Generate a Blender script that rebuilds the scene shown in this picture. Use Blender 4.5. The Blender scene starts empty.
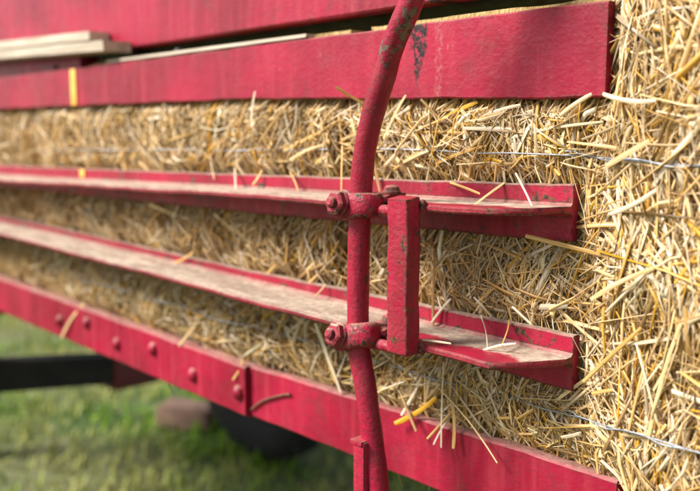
import bpy, bmesh, math, random
import numpy as np
from mathutils import Vector, Matrix, Euler

# ---------------------------------------------------------------- camera, sky, sun, exposure
EYE = 1.10                       # camera height above the grass; the baler is measured from eye level
scene = bpy.context.scene
cam_data = bpy.data.cameras.new("camera")
cam = bpy.data.objects.new("camera", cam_data)
scene.collection.objects.link(cam)
scene.camera = cam
cam.location = (0.0, -0.725, EYE)
fwd = Vector((-0.72994645, 0.67090426, -0.13063554))
cam.rotation_euler = fwd.to_track_quat('-Z', 'Y').to_euler()
cam_data.sensor_width = 36.0
cam_data.lens = 36.0 * 850.0 / 700.0
cam_data.clip_start = 0.02
cam_data.clip_end = 2000.0
cam_data.dof.use_dof = True
cam_data.dof.focus_distance = 0.86
cam_data.dof.aperture_fstop = 3.2
cam_data.dof.aperture_blades = 7

SUN_DIR = Vector((-0.42, -0.58, 0.64)).normalized()      # towards the sun: left, in front, high
world = bpy.data.worlds.new("World")
scene.world = world
world.use_nodes = True
wn = world.node_tree.nodes
wn.clear()
w_out = wn.new('ShaderNodeOutputWorld')
w_bg = wn.new('ShaderNodeBackground')
w_sky = wn.new('ShaderNodeTexSky')
w_sky.sky_type = 'NISHITA'
w_sky.sun_disc = False
w_sky.sun_elevation = math.asin(SUN_DIR.z)
w_sky.sun_rotation = math.atan2(SUN_DIR.x, SUN_DIR.y)
w_sky.air_density = 1.0
w_sky.dust_density = 1.5
w_hs = wn.new('ShaderNodeHueSaturation')                 # thin overcast: the blue is washed out
w_hs.inputs['Saturation'].default_value = 0.5
w_bg.inputs['Strength'].default_value = 0.05
world.node_tree.links.new(w_sky.outputs[0], w_hs.inputs['Color'])
world.node_tree.links.new(w_hs.outputs[0], w_bg.inputs['Color'])
world.node_tree.links.new(w_bg.outputs[0], w_out.inputs['Surface'])

sun_data = bpy.data.lights.new("sun", 'SUN')
sun_data.energy = 2.4
sun_data.angle = math.radians(22)
sun_data.color = (1.0, 0.955, 0.90)
sun = bpy.data.objects.new("sun", sun_data)
scene.collection.objects.link(sun)
sun.rotation_euler = (-SUN_DIR).to_track_quat('-Z', 'Y').to_euler()
sun.location = (0, 0, 12)

scene.view_settings.view_transform = 'Standard'
scene.view_settings.look = 'None'
scene.view_settings.gamma = 1.0
scene.view_settings.use_curve_mapping = False
scene.view_settings.exposure = 1.85

rng = np.random.default_rng(11)
random.seed(5)
COL = scene.collection

# ---------------------------------------------------------------- node helpers and materials
class NT:
    def __init__(self, name):
        self.m = bpy.data.materials.new(name)
        self.m.use_nodes = True
        self.n = self.m.node_tree.nodes
        self.l = self.m.node_tree.links
        self.n.clear()
        self.out = self.n.new('ShaderNodeOutputMaterial')
        self.p = self.n.new('ShaderNodeBsdfPrincipled')
        self.l.new(self.p.outputs[0], self.out.inputs['Surface'])
    def put(self, sock, v):
        if isinstance(v, bpy.types.NodeSocket):
            self.l.new(v, sock)
        elif isinstance(v, (tuple, list)) and len(v) == 3 and sock.type == 'RGBA':
            sock.default_value = (*v, 1.0)
        else:
            sock.default_value = v
    def coord(self, which='Object'):
        return self.n.new('ShaderNodeTexCoord').outputs[which]
    def xyz(self, v):
        s = self.n.new('ShaderNodeSeparateXYZ'); self.put(s.inputs[0], v)
        return s.outputs[0], s.outputs[1], s.outputs[2]
    def mapping(self, v, scale=(1, 1, 1), loc=(0, 0, 0)):
        m = self.n.new('ShaderNodeMapping'); self.put(m.inputs['Vector'], v)
        m.inputs['Scale'].default_value = scale; m.inputs['Location'].default_value = loc
        return m.outputs[0]
    def noise(self, v, scale, detail=4, rough=0.55, dist=0.0):
        t = self.n.new('ShaderNodeTexNoise'); self.put(t.inputs['Vector'], v)
        t.inputs['Scale'].default_value = scale; t.inputs['Detail'].default_value = detail
        t.inputs['Roughness'].default_value = rough; t.inputs['Distortion'].default_value = dist
        return t.outputs['Fac']
    def math(self, op, a, b=0.0, clamp=False):
        m = self.n.new('ShaderNodeMath'); m.operation = op; m.use_clamp = clamp
        self.put(m.inputs[0], a); self.put(m.inputs[1], b)
        return m.outputs[0]
    def ramp(self, v, lo, hi, a=0.0, b=1.0):
        m = self.n.new('ShaderNodeMapRange'); m.interpolation_type = 'SMOOTHSTEP'
        self.put(m.inputs['Value'], v)
        m.inputs['From Min'].default_value = lo; m.inputs['From Max'].default_value = hi
        m.inputs['To Min'].default_value = a; m.inputs['To Max'].default_value = b
        return m.outputs[0]
    def mix(self, f, a, b):
        m = self.n.new('ShaderNodeMix'); m.data_type = 'RGBA'
        self.put(m.inputs[0], f); self.put(m.inputs[6], a); self.put(m.inputs[7], b)
        return m.outputs[2]
    def bump(self, h, strength, dist=0.001, normal=None):
        b = self.n.new('ShaderNodeBump'); self.put(b.inputs['Height'], h)
        b.inputs['Strength'].default_value = strength; b.inputs['Distance'].default_value = dist
        if normal is not None: self.put(b.inputs['Normal'], normal)
        return b.outputs[0]
    def edge(self, radius=0.004):
        """1 near hard edges (compares the bevelled normal with the face normal)."""
        bv = self.n.new('ShaderNodeBevel'); bv.samples = 6; bv.inputs['Radius'].default_value = radius
        ge = self.n.new('ShaderNodeNewGeometry')
        d = self.n.new('ShaderNodeVectorMath'); d.operation = 'DOT_PRODUCT'
        self.put(d.inputs[0], bv.outputs[0]); self.put(d.inputs[1], ge.outputs['True Normal'])
        return self.ramp(d.outputs['Value'], 0.998, 0.94)
    def up(self):
        ge = self.n.new('ShaderNodeNewGeometry')
        return self.xyz(ge.outputs['Normal'])[2]

def red_paint(name, wear=0.5, dust=0.8, bumps=0.5, rust_specks=0.5, extra=None, red=(0.325, 0.007, 0.034), dark_red=(0.195, 0.005, 0.019)):
    t = NT(name)
    co = t.coord()
    big = t.noise(co, 7, 3)
    streak = t.noise(t.mapping(co, (60, 60, 6)), 1.0, 4)
    col = t.mix(t.ramp(big, 0.3, 0.7), red, dark_red)
    col = t.mix(t.math('MULTIPLY', t.ramp(streak, 0.45, 0.75), 0.35), col, (0.42, 0.045, 0.062))
    # chalky, sun-bleached bloom
    chalk = t.noise(co, 28, 5, 0.65)
    col = t.mix(t.math('MULTIPLY', t.ramp(chalk, 0.48, 0.80), 0.14), col, (0.44, 0.09, 0.12))
    # brush marks, faded runs and grime
    brush = t.noise(t.mapping(co, (9, 60, 320)), 1.0, 4, 0.6)
    col = t.mix(t.math('MULTIPLY', t.ramp(brush, 0.45, 0.70), 0.12), col, (0.20, 0.010, 0.022))
    runs = t.noise(t.mapping(co, (38, 38, 3.0)), 1.0, 5, 0.7)
    col = t.mix(t.math('MULTIPLY', t.ramp(runs, 0.56, 0.74), 0.22), col, (0.45, 0.07, 0.10))
    grime = t.noise(co, 13, 6, 0.72, 0.5)
    col = t.mix(t.math('MULTIPLY', t.ramp(grime, 0.52, 0.70), 0.42), col, (0.105, 0.028, 0.022))
    # fine grey-brown specks where the paint is rubbed thin
    sp = t.noise(co, 260, 4, 0.75)
    zone = t.noise(co, 24, 3)
    spm = t.math('MULTIPLY', t.ramp(sp, 0.55, 0.63), t.ramp(zone, 0.40, 0.60))
    spm = t.math('MULTIPLY', spm, rust_specks)
    col = t.mix(spm, col, (0.060, 0.024, 0.020))
    # chipped edges
    ed = t.edge(0.004)
    ch = t.noise(co, 130, 4, 0.7)
    chm = t.math('MULTIPLY', ed, t.ramp(ch, 0.56 - 0.17 * wear, 0.64 - 0.14 * wear))
    chm = t.math('MULTIPLY', chm, min(1.0, 0.5 + wear))
    rust = t.mix(t.ramp(t.noise(co, 210, 3), 0.4, 0.6), (0.038, 0.020, 0.015), (0.13, 0.060, 0.035))
    col = t.mix(chm, col, rust)
    # larger worn patches
    pt = t.noise(co, 42, 5, 0.72, 0.6)
    ptm = t.math('MULTIPLY', t.ramp(pt, 0.68 - 0.08 * wear, 0.72 - 0.08 * wear), min(1.0, wear))
    col = t.mix(ptm, col, rust)
    if extra is not None:
        col = extra(t, co, col)
    # chaff dust lying on upward faces
    du = t.ramp(t.up(), 0.55, 0.93)
    dn = t.noise(t.mapping(co, (1, 2.2, 1)), 38, 6, 0.7)
    px_, py_, pz_ = t.xyz(co)
    cov = t.ramp(t.math('ADD', py_, t.math('MULTIPLY', t.math('SUBTRACT', t.noise(co, 30, 4), 0.5), 0.06)), -0.066, -0.044)
    cov = t.math('MAXIMUM', cov, t.ramp(px_, -0.60, -0.72))
    dm = t.math('MULTIPLY', t.math('MULTIPLY', du, t.ramp(dn, 0.26, 0.42)), t.math('MULTIPLY', cov, dust))
    dcol = t.mix(t.ramp(t.noise(co, 90, 6, 0.75), 0.35, 0.62), (0.30, 0.235, 0.17), (0.52, 0.43, 0.33))
    dcol = t.mix(t.math('MULTIPLY', t.ramp(t.noise(t.mapping(co, (1, 3, 1)), 11, 5, 0.7), 0.42, 0.62), 0.55), dcol, (0.17, 0.115, 0.08))
    col = t.mix(dm, col, dcol)
    t.put(t.p.inputs['Base Color'], col)
    t.p.inputs['Specular IOR Level'].default_value = 0.28
    ro = t.ramp(t.noise(co, 60, 4), 0.3, 0.7, 0.34, 0.52)
    rough = t.math('ADD', ro, t.math('MULTIPLY', dm, 0.45))
    rough = t.math('ADD', rough, t.math('MULTIPLY', chm, 0.3), True)
    t.put(t.p.inputs['Roughness'], rough)
    peel = t.noise(co, 230, 3, 0.5)
    peel2 = t.noise(co, 70, 4, 0.6)
    h = t.math('ADD', t.math('MULTIPLY', peel, 0.8), t.math('MULTIPLY', brush, 0.14))
    h = t.math('ADD', h, t.math('MULTIPLY', peel2, 0.9))
    h = t.math('SUBTRACT', h, t.math('MULTIPLY', chm, 0.5))
    h = t.math('ADD', h, t.math('MULTIPLY', t.math('MULTIPLY', dm, t.noise(co, 400, 3)), 0.6))
    t.put(t.p.inputs['Normal'], t.bump(h, bumps, 0.0016))
    return t.m

def board_marks(t, co, col):
    """grease run beside the rod, pale scrapes"""
    x, y, z = t.xyz(co)
    n = t.noise(co, 60, 4)
    dx = t.math('ABSOLUTE', t.math('ADD', t.math('ADD', x, 0.664), t.math('MULTIPLY', t.math('SUBTRACT', n, 0.5), 0.022)))
    half = t.ramp(z, 0.045, 0.112, 0.0005, 0.013)
    m = t.math('SUBTRACT', half, dx)
    m = t.ramp(m, -0.001, 0.003)
    blot = t.ramp(t.noise(co, 150, 4, 0.7), 0.36, 0.52)
    col = t.mix(t.math('MULTIPLY', m, blot), col, (0.010, 0.009, 0.008))
    dx2 = t.math('ABSOLUTE', t.math('ADD', t.math('ADD', x, 0.634), t.math('MULTIPLY', t.math('SUBTRACT', n, 0.5), 0.012)))
    m2 = t.math('MULTIPLY', t.ramp(dx2, 0.009, 0.001), t.ramp(t.noise(co, 190, 4, 0.7), 0.46, 0.60))
    col = t.mix(t.math('MULTIPLY', m2, 0.35), col, (0.36, 0.24, 0.20))
    sc = t.noise(t.mapping(co, (420, 420, 55)), 1.0, 2)
    col = t.mix(t.math('MULTIPLY', t.ramp(sc, 0.76, 0.79), 0.6), col, (0.60, 0.50, 0.48))
    return col

def rod_marks(t, co, col):
    x, y, z = t.xyz(co)
    n = t.noise(co, 55, 5, 0.7, 0.4)
    up = t.math('MULTIPLY', t.ramp(z, 0.045, 0.075), t.ramp(n, 0.52, 0.58))
    col = t.mix(up, col, t.mix(t.ramp(t.noise(co, 160, 3), 0.4, 0.6), (0.032, 0.026, 0.022), (0.13, 0.085, 0.06)))
    f = t.noise(co, 260, 4, 0.75)
    low = t.math('MULTIPLY', t.ramp(z, -0.02, -0.12), t.ramp(f, 0.53, 0.62))
    return t.mix(t.math('MULTIPLY', low, 0.45), col, (0.060, 0.018, 0.018))

M = {}
M['board'] = red_paint('red_board_paint', 0.45, 0.35, 0.42, 0.35, board_marks)
M['rail'] = red_paint('red_rail_paint', 1.2, 0.95, 0.45, 0.55)
M['lower_board'] = red_paint('red_lower_board_paint', 0.3, 0.5, 0.35, 0.6)
M['rod'] = red_paint('red_rod_paint', 0.75, 0.35, 0.55, 0.9, rod_marks)
M['clamp'] = red_paint('red_clamp_paint', 1.15, 0.85, 0.9, 1.0)
M['bar'] = red_paint('red_bar_paint', 1.3, 0.6, 0.7, 0.6)

def simple(name, c1, c2, scale, rough=0.6, bump=0.3, metal=0.0, stretch=(1, 1, 1), dist=0.002):
    t = NT(name); co = t.mapping(t.coord(), stretch)
    n = t.noise(co, scale, 5, 0.62)
    t.put(t.p.inputs['Base Color'], t.mix(t.ramp(n, 0.32, 0.68), c1, c2))
    t.p.inputs['Roughness'].default_value = rough; t.p.inputs['Metallic'].default_value = metal
    t.put(t.p.inputs['Normal'], t.bump(t.noise(co, scale * 3, 4), bump, dist))
    return t.m
M['old_wood'] = simple('weathered_wood', (0.36, 0.29, 0.215), (0.52, 0.44, 0.34), 22, 0.85, 0.6, 0, (0.25, 3, 3))
M['yellow'] = simple('yellow_paint', (0.72, 0.36, 0.05), (0.80, 0.46, 0.09), 50, 0.5, 0.2)
M['black_iron'] = simple('black_iron', (0.006, 0.005, 0.005), (0.018, 0.012, 0.011), 18, 0.75, 0.4)
M['dark_bolt'] = simple('dark_bolt_iron', (0.03, 0.026, 0.026), (0.07, 0.05, 0.045), 90, 0.55, 0.4, 0.5)
M['rubber'] = simple('tyre_rubber', (0.006, 0.006, 0.006), (0.014, 0.013, 0.013), 14, 0.85, 0.3)
M['rim'] = simple('rim_paint', (0.16, 0.012, 0.022), (0.10, 0.03, 0.025), 16, 0.6, 0.3)
M['wire'] = simple('galvanised_wire', (0.22, 0.24, 0.27), (0.38, 0.40, 0.43), 300, 0.55, 0.2, 0.75)
M['block'] = simple('brown_wood_block', (0.085, 0.045, 0.03), (0.16, 0.09, 0.06), 14, 0.9, 0.7, 0, (1, 1, 3))
M['twig'] = simple('brown_twig', (0.10, 0.055, 0.03), (0.17, 0.09, 0.045), 120, 0.8, 0.4)
M['core'] = simple('packed_chaff', (0.34, 0.22, 0.08), (0.56, 0.39, 0.16), 130, 0.9, 1.0, 0, (1, 1, 0.4), 0.004)

def straw_material(name, per_object):
    t = NT(name); co = t.coord()
    if per_object:
        oi = t.n.new('ShaderNodeObjectInfo'); base = oi.outputs['Color']
    else:
        at = t.n.new('ShaderNodeAttribute'); at.attribute_name = 'tint'; base = at.outputs['Color']
    if per_object:
        sv = t.mapping(co, (14, 700, 700))
    else:
        sa = t.n.new('ShaderNodeAttribute'); sa.attribute_name = 'grain'; sv = sa.outputs['Vector']
    n = t.noise(sv, 1.0, 3, 0.6)
    hs = t.n.new('ShaderNodeHueSaturation')
    t.put(hs.inputs['Color'], base)
    t.put(hs.inputs['Value'], t.ramp(n, 0.28, 0.72, 0.66, 1.22))
    t.put(hs.inputs['Saturation'], t.ramp(n, 0.3, 0.7, 1.12, 0.92))
    t.put(t.p.inputs['Normal'], t.bump(n, 0.35, 0.0006))
    col = hs.outputs[0]
    t.put(t.p.inputs['Base Color'], col)
    t.p.inputs['Roughness'].default_value = 0.32
    t.p.inputs['Specular IOR Level'].default_value = 0.55
    tr = t.n.new('ShaderNodeBsdfTranslucent'); t.put(tr.inputs['Color'], col)
    mx = t.n.new('ShaderNodeMixShader'); mx.inputs[0].default_value = 0.26
    t.l.new(t.p.outputs[0], mx.inputs[1]); t.l.new(tr.outputs[0], mx.inputs[2])
    t.l.new(mx.outputs[0], t.out.inputs['Surface'])
    return t.m
tt = NT('grass_blade')
ga_ = tt.n.new('ShaderNodeAttribute'); ga_.attribute_name = 'tint'
tt.put(tt.p.inputs['Base Color'], ga_.outputs['Color']); tt.p.inputs['Roughness'].default_value = 0.7
tt.p.inputs['Specular IOR Level'].default_value = 0.15
M['grass'] = tt.m
M['straw'] = straw_material('straw_mass', False)
M['straw_one'] = straw_material('straw_single', True)

# ---------------------------------------------------------------- object helpers
def tag(o, label=None, cat=None, group=None, kind=None):
    if label: o['label'] = label
    if cat: o['category'] = cat
    if group: o['group'] = group
    if kind: o['kind'] = kind
    return o

def root_empty(name, loc, label, cat, group=None):
    e = bpy.data.objects.new(name, None)
    e.empty_display_size = 0.1
    e.location = loc
    COL.objects.link(e)
    return tag(e, label, cat, group)

ROOT_LOC = {}
def place(o, parent=None, eye=True):
    """verts are measured from the point on the rail plane at eye level; put them into the world."""
    COL.objects.link(o)
    off = Vector((0, 0, EYE if eye else 0))
    p = parent
    while p is not None:
        off = off - p.location
        p = p.parent
    o.parent = parent
    o.location = off
    return o

def finish(me, mat, smooth=35):
    me.materials.append(mat)
    if smooth:
        me.polygons.foreach_set('use_smooth', [True] * len(me.polygons))
        me.set_sharp_from_angle(angle=math.radians(smooth))
    me.update()

def from_bm(name, bm, mat, parent=None, smooth=35, eye=True):
    me = bpy.data.meshes.new(name)
    bmesh.ops.recalc_face_normals(bm, faces=bm.faces)
    bm.to_mesh(me); bm.free()
    finish(me, mat, smooth)
    return place(bpy.data.objects.new(name, me), parent, eye)

def bm_box(bm, lo, hi, bevel=0.0, seg=2, mtx=None):
    r = bmesh.ops.create_cube(bm, size=1.0)
    vs = r['verts']
    c = [(a + b) / 2 for a, b in zip(lo, hi)]; s = [b - a for a, b in zip(lo, hi)]
    for v in vs:
        v.co = Vector((c[0] + v.co.x * s[0], c[1] + v.co.y * s[1], c[2] + v.co.z * s[2]))
        if mtx is not None: v.co = mtx @ v.co
    if bevel:
        es = list({e for v in vs for e in v.link_edges})
        bmesh.ops.bevel(bm, geom=es, offset=bevel, segments=seg, affect='EDGES', profile=0.6)

def box(name, lo, hi, mat, parent=None, bevel=0.001, mtx=None, eye=True):
    bm = bmesh.new(); bm_box(bm, lo, hi, bevel, 2, mtx)
    return from_bm(name, bm, mat, parent, 35, eye)

def sweep(name, us, prof, mat, parent=None, smooth=30):
    """closed profile prof(u) -> [(y, z)...] swept along u, capped; returns the object"""
    rings = [[(u, y, z) for y, z in prof(u)] for u in us]
    K = len(rings[0]); verts = [p for r in rings for p in r]; faces = []
    for i in range(len(us) - 1):
        for k in range(K):
            a = i * K + k; b = i * K + (k + 1) % K
            faces.append((a, b, b + K, a + K))
    bm = bmesh.new()
    bv = [bm.verts.new(p) for p in verts]
    for f in faces: bm.faces.new([bv[i] for i in f])
    bm.faces.new(bv[:K][::-1]); bm.faces.new(bv[-K:])
    return from_bm(name, bm, mat, parent, smooth)

def bm_tube(bm, pts, rad, K=14, caps=True):
    pts = [Vector(p) for p in pts]
    n = len(pts)
    rads = rad if isinstance(rad, (list, tuple)) else [rad] * n
    prev = None; rings = []
    for i, p in enumerate(pts):
        d = (pts[min(i + 1, n - 1)] - pts[max(i - 1, 0)]).normalized()
        if prev is None:
            a = d.orthogonal().normalized()
        else:
            a = (prev - d * prev.dot(d)).normalized()
        prev = a
        b = d.cross(a)
        rings.append([bm.verts.new(p + (a * math.cos(2 * math.pi * k / K) + b * math.sin(2 * math.pi * k / K)) * rads[i]) for k in range(K)])
    for i in range(n - 1):
        for k in range(K):
            bm.faces.new((rings[i][k], rings[i][(k + 1) % K], rings[i + 1][(k + 1) % K], rings[i + 1][k]))
    if caps:
        bm.faces.new(rings[0][::-1]); bm.faces.new(rings[-1])

def catmull(P, n):
    P = [Vector(p) for p in P]
    P = [P[0] * 2 - P[1]] + P + [P[-1] * 2 - P[-2]]
    out = []
    for i in range(1, len(P) - 2):
        for j in range(n):
            t = j / n
            out.append(0.5 * ((2 * P[i]) + (P[i + 1] - P[i - 1]) * t + (2 * P[i - 1] - 5 * P[i] + 4 * P[i + 1] - P[i + 2]) * t * t
                              + (-P[i - 1] + 3 * P[i] - 3 * P[i + 1] + P[i + 2]) * t ** 3))
    out.append(P[-2])
    return out

def bm_lathe(bm, prof, K, mtx, caps=True):
    """prof: [(r, h)] turned about local z, then mtx"""
    rings = []
    for r, h in prof:
        rings.append([bm.verts.new(mtx @ Vector((r * math.cos(2 * math.pi * k / K), r * math.sin(2 * math.pi * k / K), h))) for k in range(K)])
    for i in range(len(prof) - 1):
        for k in range(K):
            bm.faces.new((rings[i][k], rings[i][(k + 1) % K], rings[i + 1][(k + 1) % K], rings[i + 1][k]))
    if caps:
        bm.faces.new(rings[0][::-1]); bm.faces.new(rings[-1])

def aim(loc, axis):
    q = Vector(axis).normalized().to_track_quat('Z', 'Y')
    return Matrix.Translation(loc) @ q.to_matrix().to_4x4()

def wob(u, seed, amp, freq):
    return amp * (math.sin(u * freq + seed) * 0.5 + math.sin(u * freq * 2.37 + seed * 1.7) * 0.3 + math.sin(u * freq * 5.1 + seed * 2.9) * 0.2)

def lerp_tab(tab):
    xs = [a for a, b in tab]; ys = [b for a, b in tab]
    return lambda u: float(np.interp(u, xs, ys))

# ---------------------------------------------------------------- ground
def vnoise(u, v, scale, seed):
    """smooth value noise on arrays, 0..1"""
    g = np.random.default_rng(seed).random((256, 256))
    x = np.asarray(u) * scale + 500.0; y = np.asarray(v) * scale + 500.0
    xi = np.floor(x).astype(int); yi = np.floor(y).astype(int)
    fx = x - xi; fy = y - yi
    fx = fx * fx * (3 - 2 * fx); fy = fy * fy * (3 - 2 * fy)
    a = g[xi % 256, yi % 256]; b = g[(xi + 1) % 256, yi % 256]
    c = g[xi % 256, (yi + 1) % 256]; d = g[(xi + 1) % 256, (yi + 1) % 256]
    return (a * (1 - fx) + b * fx) * (1 - fy) + (c * (1 - fx) + d * fx) * fy

tg = NT('grass_ground')
gco = tg.coord()
gn = tg.noise(gco, 0.9, 5, 0.6); gn2 = tg.noise(gco, 9, 5, 0.65)
gcol = tg.mix(tg.ramp(gn, 0.40, 0.60), (0.050, 0.090, 0.014), (0.12, 0.13, 0.045))
gcol = tg.mix(tg.math('MULTIPLY', tg.ramp(gn2, 0.5, 0.72), 0.75), gcol, (0.17, 0.145, 0.075))
gcol = tg.mix(tg.math('MULTIPLY', tg.ramp(tg.noise(gco, 22, 4), 0.58, 0.72), 0.6), gcol, (0.05, 0.06, 0.018))
tg.put(tg.p.inputs['Base Color'], gcol); tg.p.inputs['Roughness'].default_value = 0.9
tg.put(tg.p.inputs['Normal'], tg.bump(tg.noise(gco, 45, 5), 0.8, 0.02))
bm = bmesh.new()
R = 600.0
xs = [-R, -60, -12] + [-8 + 0.25 * i for i in range(37)] + [3, 12, 60, R]
ys = [-R, -60, -12, -4] + [-2 + 0.25 * i for i in range(37)] + [12, 60, R]
gv = {}
for i, x in enumerate(xs):
    for j, y in enumerate(ys):
        near = abs(x + 3) < 6 and abs(y - 2.5) < 5
        gv[i, j] = bm.verts.new((x, y, (random.random() - 0.5) * 0.012 if near else 0.0))
for i in range(len(xs) - 1):
    for j in range(len(ys) - 1):
        bm.faces.new((gv[i, j], gv[i + 1, j], gv[i + 1, j + 1], gv[i, j + 1]))
ground = from_bm('ground', bm, tg.m, None, 80, False)
tag(ground, 'mown grass ground under and behind the baler', 'ground', kind='structure')

def build_mesh(name, V, F, colors, mat, smooth=True, grain=None):
    """V (n,3), F list of (m,4) / (m,3) arrays, colors (n,3) or None"""
    me = bpy.data.meshes.new(name)
    loops = np.concatenate([f.ravel() for f in F])
    sizes = np.concatenate([np.full(len(f), f.shape[1]) for f in F])
    starts = np.concatenate([[0], np.cumsum(sizes)[:-1]])
    me.vertices.add(len(V)); me.vertices.foreach_set('co', np.ascontiguousarray(V, dtype=np.float32).ravel())
    me.loops.add(len(loops)); me.loops.foreach_set('vertex_index', loops.astype(np.int32))
    me.polygons.add(len(sizes)); me.polygons.foreach_set('loop_start', starts.astype(np.int32))
    me.update(calc_edges=True)
    me.polygons.foreach_set('use_smooth', np.full(len(sizes), smooth))
    if colors is not None:
        at = me.color_attributes.new('tint', 'FLOAT_COLOR', 'POINT')
        c4 = np.ones((len(V), 4), dtype=np.float32); c4[:, :3] = colors
        at.data.foreach_set('color', c4.ravel())
    if grain is not None:
        ga = me.attributes.new('grain', 'FLOAT_VECTOR', 'POINT')
        ga.data.foreach_set('vector', np.ascontiguousarray(grain, dtype=np.float32).ravel())
    me.materials.append(mat)
    me.validate()
    return me

def grass():
    N = 110000
    # where grass can be seen: a fan behind and left of the baler, denser close by
    u = -1.2 - 6.8 * rng.random(N) ** 1.3; y = -1.2 + 6.2 * rng.random(N) ** 1.1
    patch = 0.65 * vnoise(u, y, 2.1, 3) + 0.35 * vnoise(u, y, 6.5, 9); tuft = vnoise(u, y, 7.0, 4)
    keep = rng.random(N) < 0.25 + 0.75 * tuft
    u, y, patch, tuft = u[keep], y[keep], patch[keep], tuft[keep]; n = len(u)
    h = (0.018 + 0.05 * rng.random(n)) * (0.6 + 0.8 * tuft)
    az = rng.random(n) * 2 * np.pi; lean = rng.random(n) * 1.1
    w = 0.0022 + 0.0022 * rng.random(n)
    d = np.stack([np.cos(az), np.sin(az), np.zeros(n)], 1); s = np.stack([-np.sin(az), np.cos(az), np.zeros(n)], 1)
    base = np.stack([u, y, np.full(n, -0.004)], 1)
    upv = np.array([0, 0, 1.0])
    mid = base + d * (h * 0.35 * lean)[:, None] + upv * (h * 0.6)[:, None]
    tip = base + d * (h * 1.0 * lean)[:, None] + upv * (h * (1.05 - 0.35 * lean))[:, None]
    V = np.stack([base - s * w[:, None], base + s * w[:, None], mid + s * (w * 0.8)[:, None], mid - s * (w * 0.8)[:, None], tip], 1).reshape(-1, 3)
    k = np.arange(n)[:, None] * 5
    q = k + np.array([[0, 1, 2, 3]]); t3 = k + np.array([[3, 2, 4]])
    green = np.array([0.085, 0.20, 0.006]); bright = np.array([0.22, 0.37, 0.02]); dry = np.array([0.42, 0.39, 0.13])
    dr = np.clip((patch - 0.46) * 5.0 + rng.normal(0, 0.30, n), 0, 1)[:, None]
    g = green + (bright - green) * rng.random((n, 1))
    c = g * (1 - dr * 0.8) + dry * dr * 0.8
    me = build_mesh('grass', V, [q, t3], np.repeat(c, 5, 0), M['grass'], False)
    o = bpy.data.objects.new('grass', me); COL.objects.link(o)
    tag(o, 'short patchy green and straw-yellow grass growing on the ground', 'grass', kind='stuff')
grass()

# ---------------------------------------------------------------- the baler
BALER = root_empty('hay_baler', (-2.27, 0.23, 0.0), 'red painted old hay baler chamber with steel rails, bent rod and clamps', 'baler')
U0 = -3.05                                    # far end of the bale chamber
TAB0 = -4.6

def useq(a, b, step):
    n = max(2, int(abs(b - a) / step))
    return [a + (b - a) * i / n for i in range(n + 1)]
def u_steps(end):
    return useq(U0, -1.9, 0.09)[:-1] + useq(-1.9, end, 0.014)

# --- top board
tb_bot = lerp_tab([(TAB0, 0.060), (-1.69, 0.052), (-0.985, 0.048), (-0.617, 0.037), (-0.428, 0.0325)])
def prof_top(u):
    b = tb_bot(u) + wob(u, 2.0, 0.0012, 31); t = 0.121 + wob(u, 5.0, 0.001, 17); c = 0.0018
    f = -0.0105 + wob(u, 1.0, 0.0006, 25)
    return [(0.002, t), (0.002, b), (f + c, b), (f, b + c), (f, t - c), (f + c, t)]
top_board = sweep('top_board', u_steps(-0.4285), prof_top, M['board'], BALER)
top_board['label'] = 'wide red board along the top edge, square cut end'
sweep('worn_batten', useq(-1.41, -0.86, 0.03), lambda u: [(0.004, 0.1275 + wob(u, 3, 0.001, 40)), (0.004, 0.1215), (-0.012 + wob(u, 4, 0.002, 60), 0.1225), (-0.011, 0.1268)], M['old_wood'], top_board)
box('paint_stripe', (-1.553, -0.0126, 0.0525), (-1.531, -0.0102, 0.1195), M['yellow'], top_board, 0.0004)
for u in (-1.668, -1.209):
    bm = bmesh.new()
    bm_lathe(bm, [(0.008, -0.012), (0.008, 0.004), (0.006, 0.008), (0.002, 0.0095)], 10, aim((u, 0.014, 0.126), (0, 0, 1)))
    from_bm('bolt', bm, M['dark_bolt'], top_board)
# red spacer, cover board and weathered plank above the top board
box('spacer_block', (U0, 0.012, 0.100), (-1.56, 0.05, 0.150), M['lower_board'], BALER, 0.002)
sweep('cover_board', useq(U0, -0.43, 0.05), lambda u: [(0.055, 0.345), (0.055, 0.150), (0.022, 0.1485 + wob(u, 3, 0.001, 20)), (0.020, 0.151), (0.020, 0.343), (0.022, 0.345)], M['board'], BALER)
for n, (a, b, y0, y1, z0, z1) in enumerate([(-2.6, -1.372, -0.034, 0.018, 0.139, 0.158), (-2.6, -1.45, -0.022, 0.017, 0.161, 0.178)]):
    sweep('plank', useq(a, b, 0.03), lambda u: [(y1, z1 - 0.035 * (u + 1.374)), (y1, z0 - 0.035 * (u + 1.374)), (y0 + wob(u, n, 0.002, 30), z0 + 0.001 - 0.035 * (u + 1.374)), (y0 + wob(u, n + 3, 0.002, 40), z1 - 0.001 - 0.035 * (u + 1.374))], M['old_wood'], BALER)

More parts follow.
